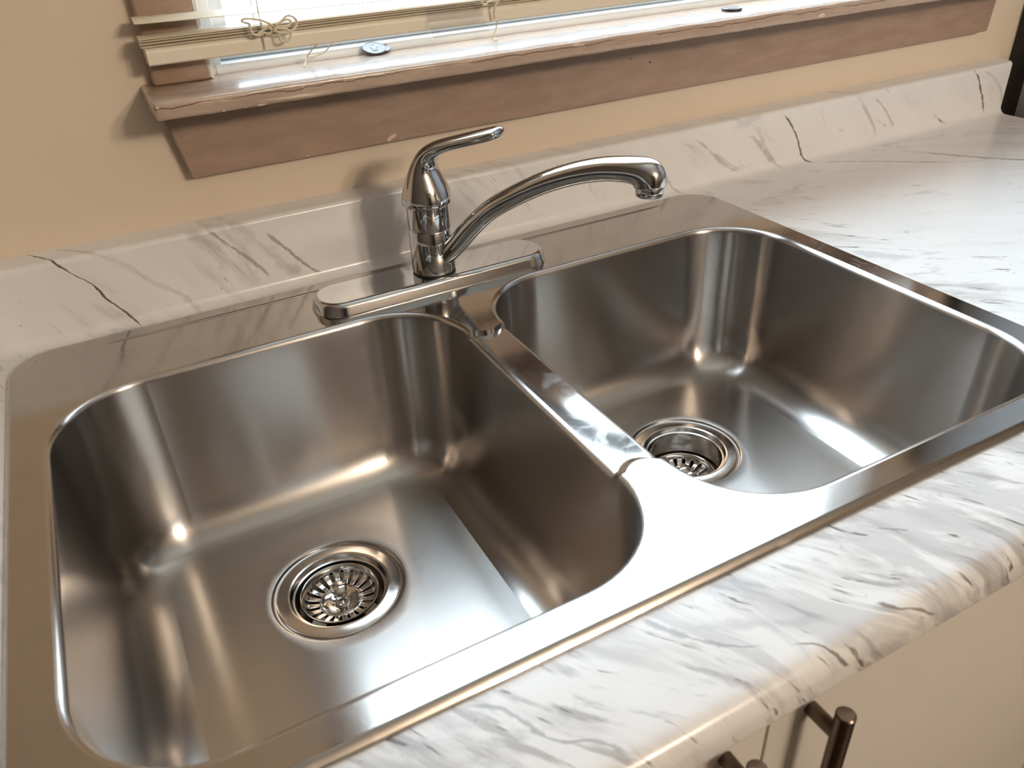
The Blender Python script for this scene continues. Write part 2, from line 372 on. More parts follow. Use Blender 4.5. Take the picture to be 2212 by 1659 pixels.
# ------------------------------------------------------------------ window
win = empty('window_1', ((WX0 + WX1) / 2, YW, WZ0)); tag(win, 'window over the sink with brown painted trim and white vinyl frame', kind='structure')
ZS = .2219                                            # top of the window stool
def paint_board(name, lo, hi, bev, parent, nx=60, mat=None):
    """board with slightly lumpy painted edges"""
    bm = bmesh.new(); add_box(bm, lo, hi, bev, 3)
    ax = max(range(3), key=lambda i: hi[i] - lo[i])
    for k in range(1, nx):
        c = Vector((0, 0, 0)); c[ax] = lo[ax] + (hi[ax] - lo[ax]) * k / nx
        nrm = Vector((0, 0, 0)); nrm[ax] = 1
        bmesh.ops.bisect_plane(bm, geom=bm.verts[:] + bm.edges[:] + bm.faces[:], plane_co=c, plane_no=nrm)
    from mathutils import noise
    for v in bm.verts:
        p = v.co * 40
        v.co += Vector((0, noise.noise(p) * .0006, noise.noise(p + Vector((7, 3, 1))) * .0006))
    return from_bm(name, bm, mat or M['brown'], parent, 40)
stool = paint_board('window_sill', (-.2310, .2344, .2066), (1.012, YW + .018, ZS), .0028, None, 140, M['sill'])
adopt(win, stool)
# apron with mitred left and right ends
def prism(name, poly, y0, y1, mat):
    n = len(poly); vs = [(x, y0, z) for x, z in poly] + [(x, y1, z) for x, z in poly]
    fs = [tuple(range(n)), tuple(range(n, 2 * n))[::-1]] + [(i, (i + 1) % n, n + (i + 1) % n, n + i) for i in range(n)]
    return mesh(name, vs, fs, mat, None, 0)
apron = prism('apron', [(-.2078, .1325), (.9985, .1345), (1.006, .2066), (-.2215, .2066)], YW - .018, YW, M['brown'])
bmx = bmesh.new(); bmx.from_mesh(apron.data); bmesh.ops.bevel(bmx, geom=bmx.edges[:], offset=.0012, segments=2, affect='EDGES'); bmx.to_mesh(apron.data); bmx.free()
adopt(win, apron)
for x0, x1 in ((-.2200, -.1675), (.9675, 1.0200)):
    adopt(win, paint_board('casing', (x0, YW - .018, ZS), (x1, YW, WZ1 + .055), .003, None, 20))
adopt(win, paint_board('casing', (-.2200, YW - .018, WZ1 + .003), (1.0200, YW, WZ1 + .058), .003, None, 30))
# white inner bead beside the casing, then vinyl frame, sash, glass
for x0, x1 in ((-.1675, -.1640), (.9640, .9675)):
    adopt(win, box('jamb_bead', (x0, YW - .014, ZS), (x1, YW + .03, WZ1), M['vinyl'], bev=.0008))
bm = bmesh.new()
add_box(bm, (-.158, YW + .004, ZS - .001), (.958, YW + .020, ZS + .0085), .0012)
add_box(bm, (-.158, YW + .020, ZS - .001), (.958, YW + .060, ZS + .0070), .001)
add_box(bm, (-.164, YW + .006, ZS - .001), (-.152, YW + .085, WZ1 - .0), .0012)
add_box(bm, (.952, YW + .006, ZS - .001), (.964, YW + .085, WZ1 - .0), .0012)
add_box(bm, (-.158, YW + .006, WZ1 - .02), (.958, YW + .085, WZ1), .0012)
fr = from_bm('window_frame', bm, M['vinyl']); adopt(win, fr)
gv = box('track_groove', (-.152, YW + .0205, ZS + .0055), (.952, YW + .0265, ZS + .0078), M['groove_grey'], bev=.0004); adopt(win, gv)  # flat grey strip for the line along the track
bm = bmesh.new()
add_box(bm, (-.151, YW + .034, ZS + .0072), (.951, YW + .062, ZS + .030), .002)
add_box(bm, (-.151, YW + .034, ZS + .030), (-.134, YW + .062, WZ1 - .06), .002)
add_box(bm, (.934, YW + .034, ZS + .030), (.951, YW + .062, WZ1 - .06), .002)
add_box(bm, (-.151, YW + .034, WZ1 - .06), (.951, YW + .062, WZ1 - .02), .002)
sash = from_bm('window_sash', bm, M['vinyl']); adopt(win, sash)
pane = box('glass_pane', (-.136, YW + .047, ZS + .028), (.936, YW + .050, WZ1 - .058), M['glass']); adopt(win, pane)
# chips of lost paint
def chip(parent, x, y, z, w, h, nrm='y', rot=0., seed=0):
    rnd = random.Random(seed); n = 11; vs = []
    for lay in (0, 1):
        for k in range(n):
            a = 2 * pi * k / n; rr = 1 + rnd.uniform(-.3, .3) * (1 if lay == 0 else .2)
            px, pz = w / 2 * rr * cos(a), h / 2 * rr * sin(a)
            if lay: px *= .9; pz *= .9
            px, pz = px * cos(rot) - pz * sin(rot), px * sin(rot) + pz * cos(rot)
            vs.append((x + px, y - .0004 * lay, z + pz) if nrm == 'y' else (x + px, y + pz, z + .0004 * lay))
    fs = [tuple(range(n))[::-1], tuple(range(n, 2 * n))] + [(k, (k + 1) % n, n + (k + 1) % n, n + k) for k in range(n)]
    o = mesh('paint_chip', vs, fs, M['chip'], None, 0); adopt(parent, o); return o
YN = .2344
for i, (x, z, w, h) in enumerate(((-.1742, .2078, .003, .0016), (-.1405, .2079, .0075, .0017), (-.155, .2077, .002, .001), (-.1000, .2182, .0035, .0020), (-.228, .2185, .0032, .0022),
                                  (.196, .2186, .0105, .0026), (.204, .2180, .005, .0018), (.2902, .2079, .004, .001), (-.060, .2175, .0018, .0012), (.5515, .2110, .012, .005))):
    chip(stool, x, YN - .0004, z, w, h, seed=i)
chip(apron, .0043, YW - .0185, .1378, .0145, .0042, rot=.45, seed=31)
chip(apron, -.09, YW - .0185, .1345, .0025, .0016, seed=32)
for x, z, r in ((.3496, .1716, .0011), (.3202, .1791, .0008)):
    o = lathe('nail_hole', [(.0001, 0), (r, 0), (r, .0005), (.0001, .0005)], M['dark'], n=12)
    o.rotation_euler = (pi / 2, 0, 0); o.location = (x, YW - .0181, z); bpy.context.view_layer.update(); adopt(apron, o)

# ------------------------------------------------------------------ countertop (one post-formed sheet: edge, top, cove, splashback)
def arc(cy, cz, r, a0, a1, n):
    return [(cy + r * cos(math.radians(a0 + (a1 - a0) * i / n)), cz + r * sin(math.radians(a0 + (a1 - a0) * i / n))) for i in range(n + 1)]
prof = [(-.337, -.034)] + arc(-.3505, -.0275, .0065, 270, 180, 5) + arc(-.3415, -.0155, .0155, 180, 90, 10) + [(-.264, 0), (.264, 0), (.288, 0)] \
     + arc(.288, .012, .012, 270, 360, 8)[1:] + [(.300, .074)] + arc(.306, .0765, .006, 180, 98, 7) + [(.325, .0842), (YW - .0002, .0846)]
CX0, CX1 = -1.05, 1.072
SX = [CX0, -.404, .404, CX1]
def counter():
    n = len(prof); sl = [0.]
    for i in range(1, n): sl.append(sl[-1] + math.hypot(prof[i][0] - prof[i - 1][0], prof[i][1] - prof[i - 1][1]))
    i0 = [i for i, p in enumerate(prof) if p == (-.264, 0)][0]
    sl = [s - sl[i0] - .264 for s in sl]
    back = [(YW - .0002, -.034), (.264, -.034), (-.264, -.034)]        # underside
    full = prof + back; N = len(full)
    vs = []; uvs = []
    for x in SX:
        for i, (y, z) in enumerate(full):
            vs.append((x, y, z)); uvs.append((x, sl[i] if i < n else y))
    fs = []
    for s in range(3):
        for i in range(N):
            j = (i + 1) % N
            if s == 1 and (i == i0 or i == n + 1): continue          # sink cut-out
            fs.append((s * N + i, s * N + j, (s + 1) * N + j, (s + 1) * N + i))
    fs.append(tuple(range(N))); fs.append(tuple(range(3 * N, 4 * N))[::-1])
    a, b = 1 * N, 2 * N; t0, t1, u1, u0 = i0, i0 + 1, n + 1, n + 2
    fs += [(a + t0, b + t0, b + u0, a + u0), (a + t1, b + t1, b + u1, a + u1), (a + t0, a + t1, a + u1, a + u0), (b + t0, b + t1, b + u1, b + u0)]
    me = bpy.data.meshes.new('countertop'); me.from_pydata(vs, [], fs); me.validate()
    uvl = me.uv_layers.new(name='UVMap')
    for l in me.loops: uvl.data[l.index].uv = uvs[l.vertex_index]
    bm = bmesh.new(); bm.from_mesh(me); bmesh.ops.recalc_face_normals(bm, faces=bm.faces); bm.to_mesh(me); bm.free()
    me.shade_smooth(); me.set_sharp_from_angle(angle=math.radians(40))
    return link('countertop', me, M['marble'])
ct = counter()
tag(ct, 'white marble patterned laminate countertop with raised splashback and rounded front edge', 'countertop')

# ------------------------------------------------------------------ sink
ZD = .0058                                   # deck height
XB0, XB1, YB0, YB1, RB = .0155, .3910, -.2545, .1705, .0850
DRX, DRY = .202, .0165
ZFL = -.1775
KC = 14
SD = [0, .0016, .0032, .0052, .0074, .0096]                     # steps of the drop from deck to divider
_t = [d / (YB1 - YB0 - 2 * RB) for d in SD]
TS = _t + [.06] + [.06 + .88 * i / 22 for i in range(1, 22)] + [.94] + [1 - t for t in _t[::-1]]
def rr_loop(x0, x1, y0, y1, R, o=0.):
    """counter-clockwise from the start of the bottom edge; every call gives the same number of points"""
    x0 += o; x1 -= o; y0 += o; y1 -= o; R = max(R - o, .002)
    P = []
    cs = [((x1 - R, y0 + R), -90), ((x1 - R, y1 - R), 0), ((x0 + R, y1 - R), 90), ((x0 + R, y0 + R), 180)]
    st = [((x0 + R, y0), (x1 - R, y0)), ((x1, y0 + R), (x1, y1 - R)), ((x1 - R, y1), (x0 + R, y1)), ((x0, y1 - R), (x0, y0 + R))]
    for (a, b), (c, a0) in zip(st, cs):
        for t in TS: P.append((a[0] + (b[0] - a[0]) * t, a[1] + (b[1] - a[1]) * t))
        for k in range(1, KC): P.append((c[0] + R * cos(math.radians(a0 + 90 * k / KC)), c[1] + R * sin(math.radians(a0 + 90 * k / KC))))
    return P
NT_ = len(TS); SEG = NT_ + KC - 1
def is_div(i, side):                          # side -1: left bowl, its divider is the right edge (segment 1); +1: left edge (segment 3)
    s = 1 if side < 0 else 3
    k = i - s * SEG
    return 0 < k < NT_ - 1
DIVZ = .0006
def zdiv(y):
    """height of the divider's edge: a soft ramp down at the front, a sharp step at the back"""
    a = min(1, max(0, (y - YB0 - RB) / SD[-1])); b = min(1, max(0, (YB1 - RB - y) / SD[1]))
    return max(ZD + (DIVZ - ZD) * a * a * (3 - 2 * a), ZD + (DIVZ - ZD) * b)
def bowl_xy(side): return (-XB1, -XB0) if side < 0 else (XB0, XB1)
def zfl(x, y, side): return ZFL - .003 + .011 * math.hypot(x - side * DRX, y - DRY)
sink = empty('kitchen_sink', (0, 0, 0)); tag(sink, 'stainless steel double bowl drop-in sink set into the marble countertop', 'sink')
def make_bowl(side):
    x0, x1 = bowl_xy(side)
    rings = []; vcoord = []
    base = rr_loop(x0, x1, YB0, YB1, RB)
    z0 = [zdiv(base[i][1]) if is_div(i, side) else ZD for i in range(len(base))]
    prof = []; rf = .0056
    for k in range(0, 7):
        a = pi / 2 * k / 6; prof.append((rf * sin(a), -rf * (1 - cos(a)), 'rel'))
    prof += [(.0060, -.014, 'abs'), (.0092, -.075, 'abs'), (.0125, -.136, 'abs')]
    fr = .037
    for k in range(1, 11):
        a = pi / 2 * k / 10; prof.append((.0127 + fr * (1 - cos(a)), -.1385 - (-ZFL - .1385) * sin(a), a))
    last = None
    for o, z, kind in prof:
        L = rr_loop(x0, x1, YB0, YB1, RB, o)
        rg = []
        for i, (x, y) in enumerate(L):
            if kind == 'rel': zz = z0[i] + z
            elif kind == 'abs': zz = z
            else: zz = z + (zfl(x, y, side) - ZFL) * sin(kind)
            rg.append((x, y, zz))
        rings.append(rg)
    nwall = len(rings)
    L = rings[-1]; cx, cy = side * DRX, DRY
    for t in (.18, .36, .54, .70, .84, .93, 1.0):           # floor: rounded rectangle -> circle about the drain
        rg = []
        for (x, y, _) in L:
            a = math.atan2(y - cy, x - cx); px, py = cx + .0625 * cos(a), cy + .0625 * sin(a)
            X, Y = x + (px - x) * t, y + (py - y) * t
            rg.append((X, Y, zfl(X, Y, side)))
        rings.append(rg)
    for r, dz in ((.0618, -.0002), (.0605, -.0012), (.0600, -.0024), (.0585, -.0030), (.0445, -.0034), (.0442, -.010)):
        rg = []
        for (x, y, _) in L:
            a = math.atan2(y - cy, x - cx)
            rg.append((cx + r * cos(a), cy + r * sin(a), zfl(cx + .0625, cy, side) + dz))
        rings.append(rg)
    n = len(base); vs = [p for r in rings for p in r]; fs = []; uvq = []
    per = [0.]
    for i in range(n): per.append(per[-1] + math.dist(base[i], base[(i + 1) % n]))
    dep = [0.]
    for i in range(1, len(rings)): dep.append(dep[-1] + math.dist(rings[i][10], rings[i - 1][10]))
    for i in range(len(rings) - 1):
        for j in range(n):
            k = (j + 1) % n
            fs.append((i * n + j, i * n + k, (i + 1) * n + k, (i + 1) * n + j))
            if i < nwall - 1: uvq.append(((per[j], dep[i]), (per[j + 1], dep[i]), (per[j + 1], dep[i + 1]), (per[j], dep[i + 1])))
            else: uvq.append(tuple((q[0], q[1]) for q in (rings[i][j], rings[i][k], rings[i + 1][k], rings[i + 1][j])))
    me = bpy.data.meshes.new('sink_bowl'); me.from_pydata(vs, [], [f[::1] for f in fs])
    uvl = me.uv_layers.new(name='UVMap')
    for p, q in zip(me.polygons, uvq):
        for li, w in zip(p.loop_indices, q): uvl.data[li].uv = w
    me.flip_normals() if me.polygons[(nwall + 1) * n].normal.z < 0 else None
    me.shade_smooth(); me.set_sharp_from_angle(angle=math.radians(40))
    o = link('sink_bowl', me, M['bowl'], sink)
    return o, base, z0
bowlL, baseL, z0L = make_bowl(-1)
bowlR, baseR, z0R = make_bowl(1)
bowlL['label'] = 'left bowl with the strainer seated high'; bowlR['label'] = 'right bowl with the strainer dropped low'
# deck: flat top with one figure-eight hole, rolled outer edge
def tongue(y, s, off, z, n=10, xin=0.):
    """arc across the divider at its end; s is the bulge direction"""
    return [((-XB0 + 2 * XB0 * k / n), y + s * (off + .0075 * (1 - (2 * k / n - 1) ** 2)), z) for k in range(n + 1)]
yA, yB = YB0 + RB, YB1 - RB                    # divider ends (front, back)
def deck():
    bm = bmesh.new()
    loops = []
    for o, z in ((0, 0.0002), (.0003, .0012), (.0008, .0019), (.0040, .0051), (.0048, .0056), (.0058, ZD)):
        P = rr_loop(-.419, .419, -.2794, .2794, .045, o); loops.append([bm.verts.new((x, y, z)) for x, y in P])
    n = len(loops[0])
    for i in range(len(loops) - 1):
        for j in range(n):
            k = (j + 1) % n; bm.faces.new((loops[i][j], loops[i][k], loops[i + 1][k], loops[i + 1][j]))
    # hole loop
    Lp = [(p[0], p[1], ZD) for i, p in enumerate(baseL)]; Rp = [(p[0], p[1], ZD) for i, p in enumerate(baseR)]
    s1 = SEG * 1; e1 = s1 + NT_ - 1
    left = [Lp[(e1 + k) % len(Lp)] for k in range(len(Lp) - NT_ + 2)]       # from back end of divider round to its front end
    s3 = SEG * 3; e3 = s3 + NT_ - 1
    right = [Rp[(e3 + k) % len(Rp)] for k in range(len(Rp) - NT_ + 2)]      # from front end round to back end
    fa = tongue(yA, 1, 0, ZD)[1:-1]; ba = tongue(yB, -1, 0, ZD)[::-1][1:-1]
    hole = left + fa + right + ba
    hv = [bm.verts.new(p) for p in hole]
    he = [bm.edges.new((hv[i], hv[(i + 1) % len(hv)])) for i in range(len(hv))]
    oe = [bm.edges.get((loops[-1][j], loops[-1][(j + 1) % n])) for j in range(n)]
    bmesh.ops.triangle_fill(bm, use_beauty=True, use_dissolve=False, edges=he + oe, normal=(0, 0, 1))
    o = from_bm('sink_deck', bm, M['rim'], sink, 50)
    for p in o.data.polygons:
        if abs(p.normal.z) > .9999: p.use_smooth = False          # the flat top stays optically flat
    return o
deck()
def divider():
    bm = bmesh.new()
    n = 10
    fu, bu = tongue(yA, 1, 0, ZD), tongue(yB, -1, 0, ZD)
    def strip(rows):
        V = [[bm.verts.new(p) for p in r] for r in rows]
        for a, b in zip(V, V[1:]):
            for i in range(len(a) - 1): bm.faces.new((a[i], a[i + 1], b[i + 1], b[i]))
        return V[-1]
    F = strip([[(p[0], p[1] + d, zdiv(yA + d)) for p in fu] for d in SD])
    B = strip([[(p[0], p[1] - d, zdiv(yB - d)) for p in bu] for d in SD[:2]])
    # flat saddle, edges run where the bowls start
    ny = 14; prev = F
    for k in range(1, ny):
        row = []
        for i in range(n + 1):
            t = k / ny; y = F[i].co.y + (B[i].co.y - F[i].co.y) * t
            row.append(bm.verts.new((F[i].co.x, y, DIVZ)))
        for i in range(n): bm.faces.new((prev[i], prev[i + 1], row[i + 1], row[i]))
        prev = row
    for i in range(n): bm.faces.new((prev[i], prev[i + 1], B[i + 1], B[i]))
    o = from_bm('bowl_divider', bm, M['divider'], sink, 50)
    for p in o.data.polygons:
        if abs(p.normal.z) > .9999: p.use_smooth = False
    o['label'] = 'water-spotted lowered saddle between the two bowls'
divider()
# pressed bead along the back of the deck
def bead():
    rg = []
    xs = [-.337 + .681 * i / 40 for i in range(41)]
    for i, x in enumerate(xs):
        e = min(1, i / 1.5, (40 - i) / 1.5); e = math.sqrt(max(e, .0))
        rg.append([(x, .2572 + .0028 * e * cos(a), ZD - .0003 + .0016 * e * sin(a)) for a in [pi * k / 8 for k in range(9)]])
    return rings_mesh('pressed_bead', rg, M['rim'], sink, closed=False, smooth=80)
bead()
# drain flanges and cups
def flange(bowl, side):
    c = (side * DRX, DRY); z = zfl(c[0] + .0625, c[1], side) - .003
    p = [(.0575, z - .001), (.0575, z + .0010), (.0560, z + .0018), (.0480, z + .0020), (.0468, z + .0024), (.0452, z + .0018), (.0445, z - .0004), (.0432, z - .0030), (.0415, z - .0035), (.0405, z - .008), (.0400, z - .040), (.036, z - .050), (.024, z - .056)]
    lathe('drain_flange', p, M['flange'], bowl, c, 96)
    lathe('drain_tailpiece', [(.024, z - .056), (.0235, z - .11)], M['drain_dark'], bowl, c, 48, cap1=True)
    return z
zL = flange(bowlL, -1); zR = flange(bowlR, 1)

# ------------------------------------------------------------------ strainer baskets
def basket():
    root = empty('strainer_basket')
    NS, SUB = 20, 8; n = NS * SUB
    prof = [(.0372, .0000), (.0366, .0010), (.0352, .0006), (.0335, -.0030), (.0322, -.0062), (.0306, -.0074), (.0282, -.0083), (.0240, -.0092), (.0205, -.0098), (.0192, -.0098), (.0184, -.0092), (.0178, -.0086), (.0168, -.0094), (.0120, -.0108), (.0001, -.0114)]
    slot = {4: 2, 5: 3, 6: 3, 7: 3}             # profile segments that are cut, with the number of cut sub-steps
    vs, fs = [], []
    for r, z in prof:
        for k in range(n):
            a = 2 * pi * k / n; vs.append((r * cos(a), r * sin(a), z))
    for i in range(len(prof) - 1):
        for k in range(n):
            if i in slot and (k % SUB) in ((3, 4, 5) if slot[i] == 3 else (3, 4, 5)): continue
            k2 = (k + 1) % n; fs.append((i * n + k, i * n + k2, (i + 1) * n + k2, (i + 1) * n + k))
    o = mesh('basket_cup', vs, fs, M['basket'], root, 50)
    sm = o.modifiers.new('thickness', 'SOLIDIFY'); sm.thickness = .0008; sm.offset = -1
    lathe('basket_stem', [(.0001, -.0116), (.0062, -.0114), (.0052, -.0096), (.0034, -.0080), (.0032, -.0066), (.0058, -.0050), (.0064, -.0028), (.0056, -.0008), (.0034, .0006), (.0030, .0020), (.0046, .0028)], M['basket'], root, (0, 0), 32)
    lathe('basket_knob', [(.0040, .0026), (.0072, .0036), (.0084, .0052), (.0082, .0070), (.0066, .0086), (.0034, .0095), (.0001, .0097)], M['basket'], root, (0, 0), 32)
    lathe('rubber_stopper', [(.0001, -.020), (.017, -.0185), (.0215, -.0150), (.0215, -.0125), (.0185, -.0115), (.0001, -.0120)], M['dark'], root, (0, 0), 48)
    return root
b1 = basket(); b1.location = (-DRX, DRY, zL - .0035)
b1.rotation_euler = (0, 0, .12)
tag(b1, 'slotted steel strainer basket with a small knob in the left bowl drain', 'sink strainer')
b2 = b1.copy(); C.objects.link(b2)
for ch in list(b1.children):
    c = ch.copy(); C.objects.link(c); c.parent = b2
b2.location = (DRX, DRY, zR - .0300); b2.rotation_euler = (0, 0, .05)
tag(b2, 'steel strainer basket sunk lower in the right bowl drain, half hidden behind the divider', 'sink strainer')
b1['group'] = b2['group'] = 'strainer baskets in the sink drains'

# ------------------------------------------------------------------ faucet
FY = .209; TH = math.radians(55)
fau = empty('kitchen_faucet', (0, FY, ZD)); tag(fau, 'chrome single lever kitchen faucet with swivel spout and long deck plate', 'faucet')
er = Vector((cos(TH), -sin(TH), 0)); en = Vector((sin(TH), cos(TH), 0)); ez = Vector((0, 0, 1)); f0 = Vector((0, FY, 0))
def rrect(hx, hy, R, cx, cy, z, k=10, taper=0.):
    P = []
    for (sx, sy, a0) in ((1, -1, -90), (1, 1, 0), (-1, 1, 90), (-1, -1, 180)):
        for i in range(k + 1):
            a = math.radians(a0 + 90 * i / k)
            P.append((cx + sx * (hx - R) + R * cos(a), cy + sy * (hy - R) + R * sin(a), z))
    return P
pl = []
for ins, z in ((0, ZD + .0001), (0, ZD + .0012), (.0004, ZD + .0022), (.0022, ZD + .0095), (.0030, ZD + .0112), (.0044, ZD + .0128), (.0062, ZD + .0136), (.0075, ZD + .0138)):
    pl.append(rrect(.1335 - ins, .0315 - ins, .0300 - ins, -.002, FY, z))
ZP = ZD + .0138
dp = rings_mesh('deck_plate', pl, M['chrome'], None, cap1=True, smooth=30)
for p in dp.data.polygons:
    if abs(p.normal.z) > .9999: p.use_smooth = False
gk = lathe('body_gasket', [(.001, ZP - .0005), (.0226, ZP - .0005), (.0226, ZP + .0022), (.001, ZP + .0022)], M['dark'], None, (0, FY), 64)
bd = lathe('faucet_body', [(.0228, ZP + .002), (.0233, ZP + .0028), (.0230, .045), (.0226, .0678), (.0222, .0684), (.0216, .0686), (.0216, .0693), (.0222, .0695), (.0225, .0700), (.0224, .0925), (.0218, .0932), (.0216, .0946)], M['chrome'], None, (0, FY), 96)
def catmull(keys, sub):
    out = []
    m = len(keys)
    for i in range(m - 1):
        p0, p1, p2, p3 = keys[max(i - 1, 0)], keys[i], keys[i + 1], keys[min(i + 2, m - 1)]
        for s in range(sub):
            t = s / sub
            out.append([.5 * ((2 * b) + (c - a) * t + (2 * a - 5 * b + 4 * c - d) * t * t + (3 * b - a - 3 * c + d) * t ** 3) for a, b, c, d in zip(p0, p1, p2, p3)])
    out.append(list(keys[-1])); return out
def loft_plane(name, keys, mat, sub=5, n=40, expo=2., cap0=True, cap1=True):
    """keys: (r, z, tilt in degrees of the section normal away from up, a in plane, b across)"""
    rg = []
    for r, z, tilt, a, b in catmull(keys, sub):
        t = math.radians(tilt); d = ez * cos(t) + er * sin(t); x = er * cos(t) - ez * sin(t)
        c = f0 + er * r + ez * z
        ring = []
        for k in range(n):
            w = 2 * pi * k / n; cw, sw = cos(w), sin(w)
            ring.append(c + x * (a * math.copysign(abs(cw) ** (2 / expo), cw)) + en * (b * math.copysign(abs(sw) ** (2 / expo), sw)))
        rg.append(ring)
    return rings_mesh(name, rg, mat, None, cap0, cap1, 40)
handle = loft_plane('lever_handle', [
    (0, .0945, 0, .0236, .0236), (0, .0952, 0, .0246, .0246), (0, .0985, 0, .0250, .0250), (0, .104, 0, .0240, .0242), (-.0003, .112, 0, .0214, .0222), (-.0002, .123, 4, .0165, .0186),
    (.0015, .1335, 17, .0118, .0152), (.0065, .1432, 40, .0092, .0128), (.0165, .1508, 62, .0074, .0118), (.032, .1566, 71, .0066, .0116), (.050, .1618, 73, .0064, .0124),
    (.068, .1668, 74, .0064, .0134), (.080, .1702, 74, .0060, .0136), (.0858, .1719, 74, .0050, .0126), (.0878, .1725, 74, .0036, .0110), (.0884, .1727, 74, .0020, .0090)], M['chrome'], 6, 48, 2.3)
spout = loft_plane('spout', [
    (.004, .0300, 58, .0095, .0115), (.016, .0385, 55, .0102, .0118), (.032, .0540, 47, .0104, .0116), (.052, .0760, 49, .0103, .0114), (.075, .0965, 54, .0102, .0113), (.105, .1150, 61, .0102, .0114),
    (.135, .1302, 67, .0102, .0118), (.165, .1415, 74, .0103, .0122), (.190, .1478, 82, .0105, .0128), (.210, .1500, 90, .0110, .0134), (.2225, .1500, 100, .0120, .0140),
    (.2310, .1482, 124, .0142, .0144), (.2345, .1448, 156, .0150, .0146), (.2355, .1415, 180, .0146, .0146), (.2355, .1384, 180, .0145, .0145), (.2355, .1374, 180, .0137, .0138)], M['chrome'], 5, 48, 2.25)
hc = f0 + er * .2355
aer = lathe('aerator', [(.0122, .1378), (.0127, .1370), (.0126, .1312), (.0120, .1294), (.0110, .1286), (.0097, .1290), (.0094, .1315), (.0001, .1315)], M['chrome'], None, (hc.x, hc.y), 48)
adopt(fau, dp, gk, bd, handle, spout)
aer.parent = spout
gk['label'] = 'thin black gasket ring under the faucet body'

# ------------------------------------------------------------------ base cabinet with bar handles
YD = -.340
cab = empty('base_cabinet', (0, YD + .02, ZF)); tag(cab, 'cream base cabinet with two doors under the sink counter', 'cabinet')
bm = bmesh.new()
def shell(bm, lo, hi, t):
    (x0, y0, z0), (x1, y1, z1) = lo, hi
    add_box(bm, (x0, y0, z0), (x0 + t, y1, z1)); add_box(bm, (x1 - t, y0, z0), (x1, y1, z1))
    add_box(bm, (x0, y1 - t, z0), (x1, y1, z1)); add_box(bm, (x0, y0, z0), (x1, y1, z0 + t))
    add_box(bm, (x0, y0, z1 - .035), (x1, y0 + t, z1))
shell(bm, (-1.03, YD + .0195, ZF + .10), (1.05, YW - .004, -.0345), .018)
add_box(bm, (-1.03, YD + .09, ZF), (1.05, YW - .004, ZF + .10))
adopt(cab, from_bm('carcass', bm, M['cabinet'], None, 0))
def door(x0, x1, hx):
    d = box('door', (x0, YD, ZF + .11), (x1, YD + .018, -.0395), M['cabinet'], bev=.0015); adopt(cab, d)
    bm = bmesh.new()
    def cyl(bm, p, q, r, n=28, bev=.0008):
        p, q = Vector(p), Vector(q); ax = (q - p); L = ax.length; ax.normalize()
        x = ax.orthogonal().normalized(); y = ax.cross(x)
        pr = [(0.0, 0), (r - bev, 0), (r, bev), (r, L - bev), (r - bev, L), (0.0, L)]
        R_ = [[bm.verts.new(p + ax * h + x * rr * cos(2 * pi * k / n) + y * rr * sin(2 * pi * k / n)) for k in range(n)] for rr, h in pr[1:-1]]
        for i in range(len(R_) - 1):
            for k in range(n): bm.faces.new((R_[i][k], R_[i][(k + 1) % n], R_[i + 1][(k + 1) % n], R_[i + 1][k]))
        f1 = bm.faces.new(R_[0]); f2 = bm.faces.new(R_[-1]); return f1, f2
    f1, f2 = cyl(bm, (hx, YD - .024, -.0505), (hx, YD - .024, -.0505 - .176), .0060)
    f1.material_index = f2.material_index = 1
    for z in (-.0725, -.2045): cyl(bm, (hx, YD + .0005, z), (hx, YD - .022, z), .0050)
    h = from_bm('bar_handle', bm, [M['bronze'], M['bronze_end']], d, 40)
    h['label'] = 'dark bronze bar handle'
    return d
door(-.435, -.0282, -.0610)
door(-.0262, .381, .0072)
door(-1.028, -.4375, -.470)
door(.3835, 1.048, .418)

# ------------------------------------------------------------------ appliance at the end of the counter
fx = empty('refrigerator', (1.45, -.06, ZF)); tag(fx, 'grey appliance standing past the right end of the counter, shade in the gap behind it made as a black panel', 'refrigerator')
kb = box('body', (1.098, -.37, ZF + .03), (1.80, .2905, .78), M['fridge'], bev=.004)
kd = box('door', (1.098, -.43, ZF + .06), (1.80, -.375, .78), M['fridge'], bev=.008)
kp = box('gap_shade_panel', (1.102, .2905, ZF + .05), (1.796, .3240, .775), M['gap_shade_black'])  # black block filling the gap to the wall, in place of the shade there
ks = [box('foot', (x, y, ZF), (x + .04, y + .04, ZF + .03), M['dark']) for x in (1.12, 1.73) for y in (-.34, .22)]
kh = box('door_handle', (1.15, -.465, .0), (1.17, -.43, .5), M['fridge'], bev=.006)
adopt(fx, kb, kd, kp, *ks); kh.parent = kd; kh.matrix_parent_inverse = kd.matrix_world.inverted()

# ------------------------------------------------------------------ window blind
bl = empty('window_blind', (.40, .295, .2460)); tag(bl, 'ivory slatted window blind with bottom rail hanging just above the sill', 'window blind')
BX0, BX1 = -.2212, 1.021
def rail():
    P = []
    y0, y1, z0, z1 = .2830, .3070, .2440, .2605
    P += [(y0 + .0012, z0), (y0, z0 + .0012), (y0 + .0002, z0 + .0088)]
    P += [(y0 + .0062 - .0060 * cos(a), z0 + .0098 + .0066 * sin(a)) for a in [pi / 2 * k / 8 for k in range(9)]]
    P += [(y1 - .0062 + .0060 * cos(a), z0 + .0098 + .0066 * sin(a)) for a in [pi / 2 - pi / 2 * k / 8 for k in range(9)]]
    P += [(y1, z0 + .0012), (y1 - .0012, z0)]
    rg = [[(x, y, z) for y, z in P] for x in (BX0, BX0 + .3, BX0 + .7, BX1)]
    return rings_mesh('bottom_rail', rg, M['rail'], None, True, True, 35)
adopt(bl, rail())
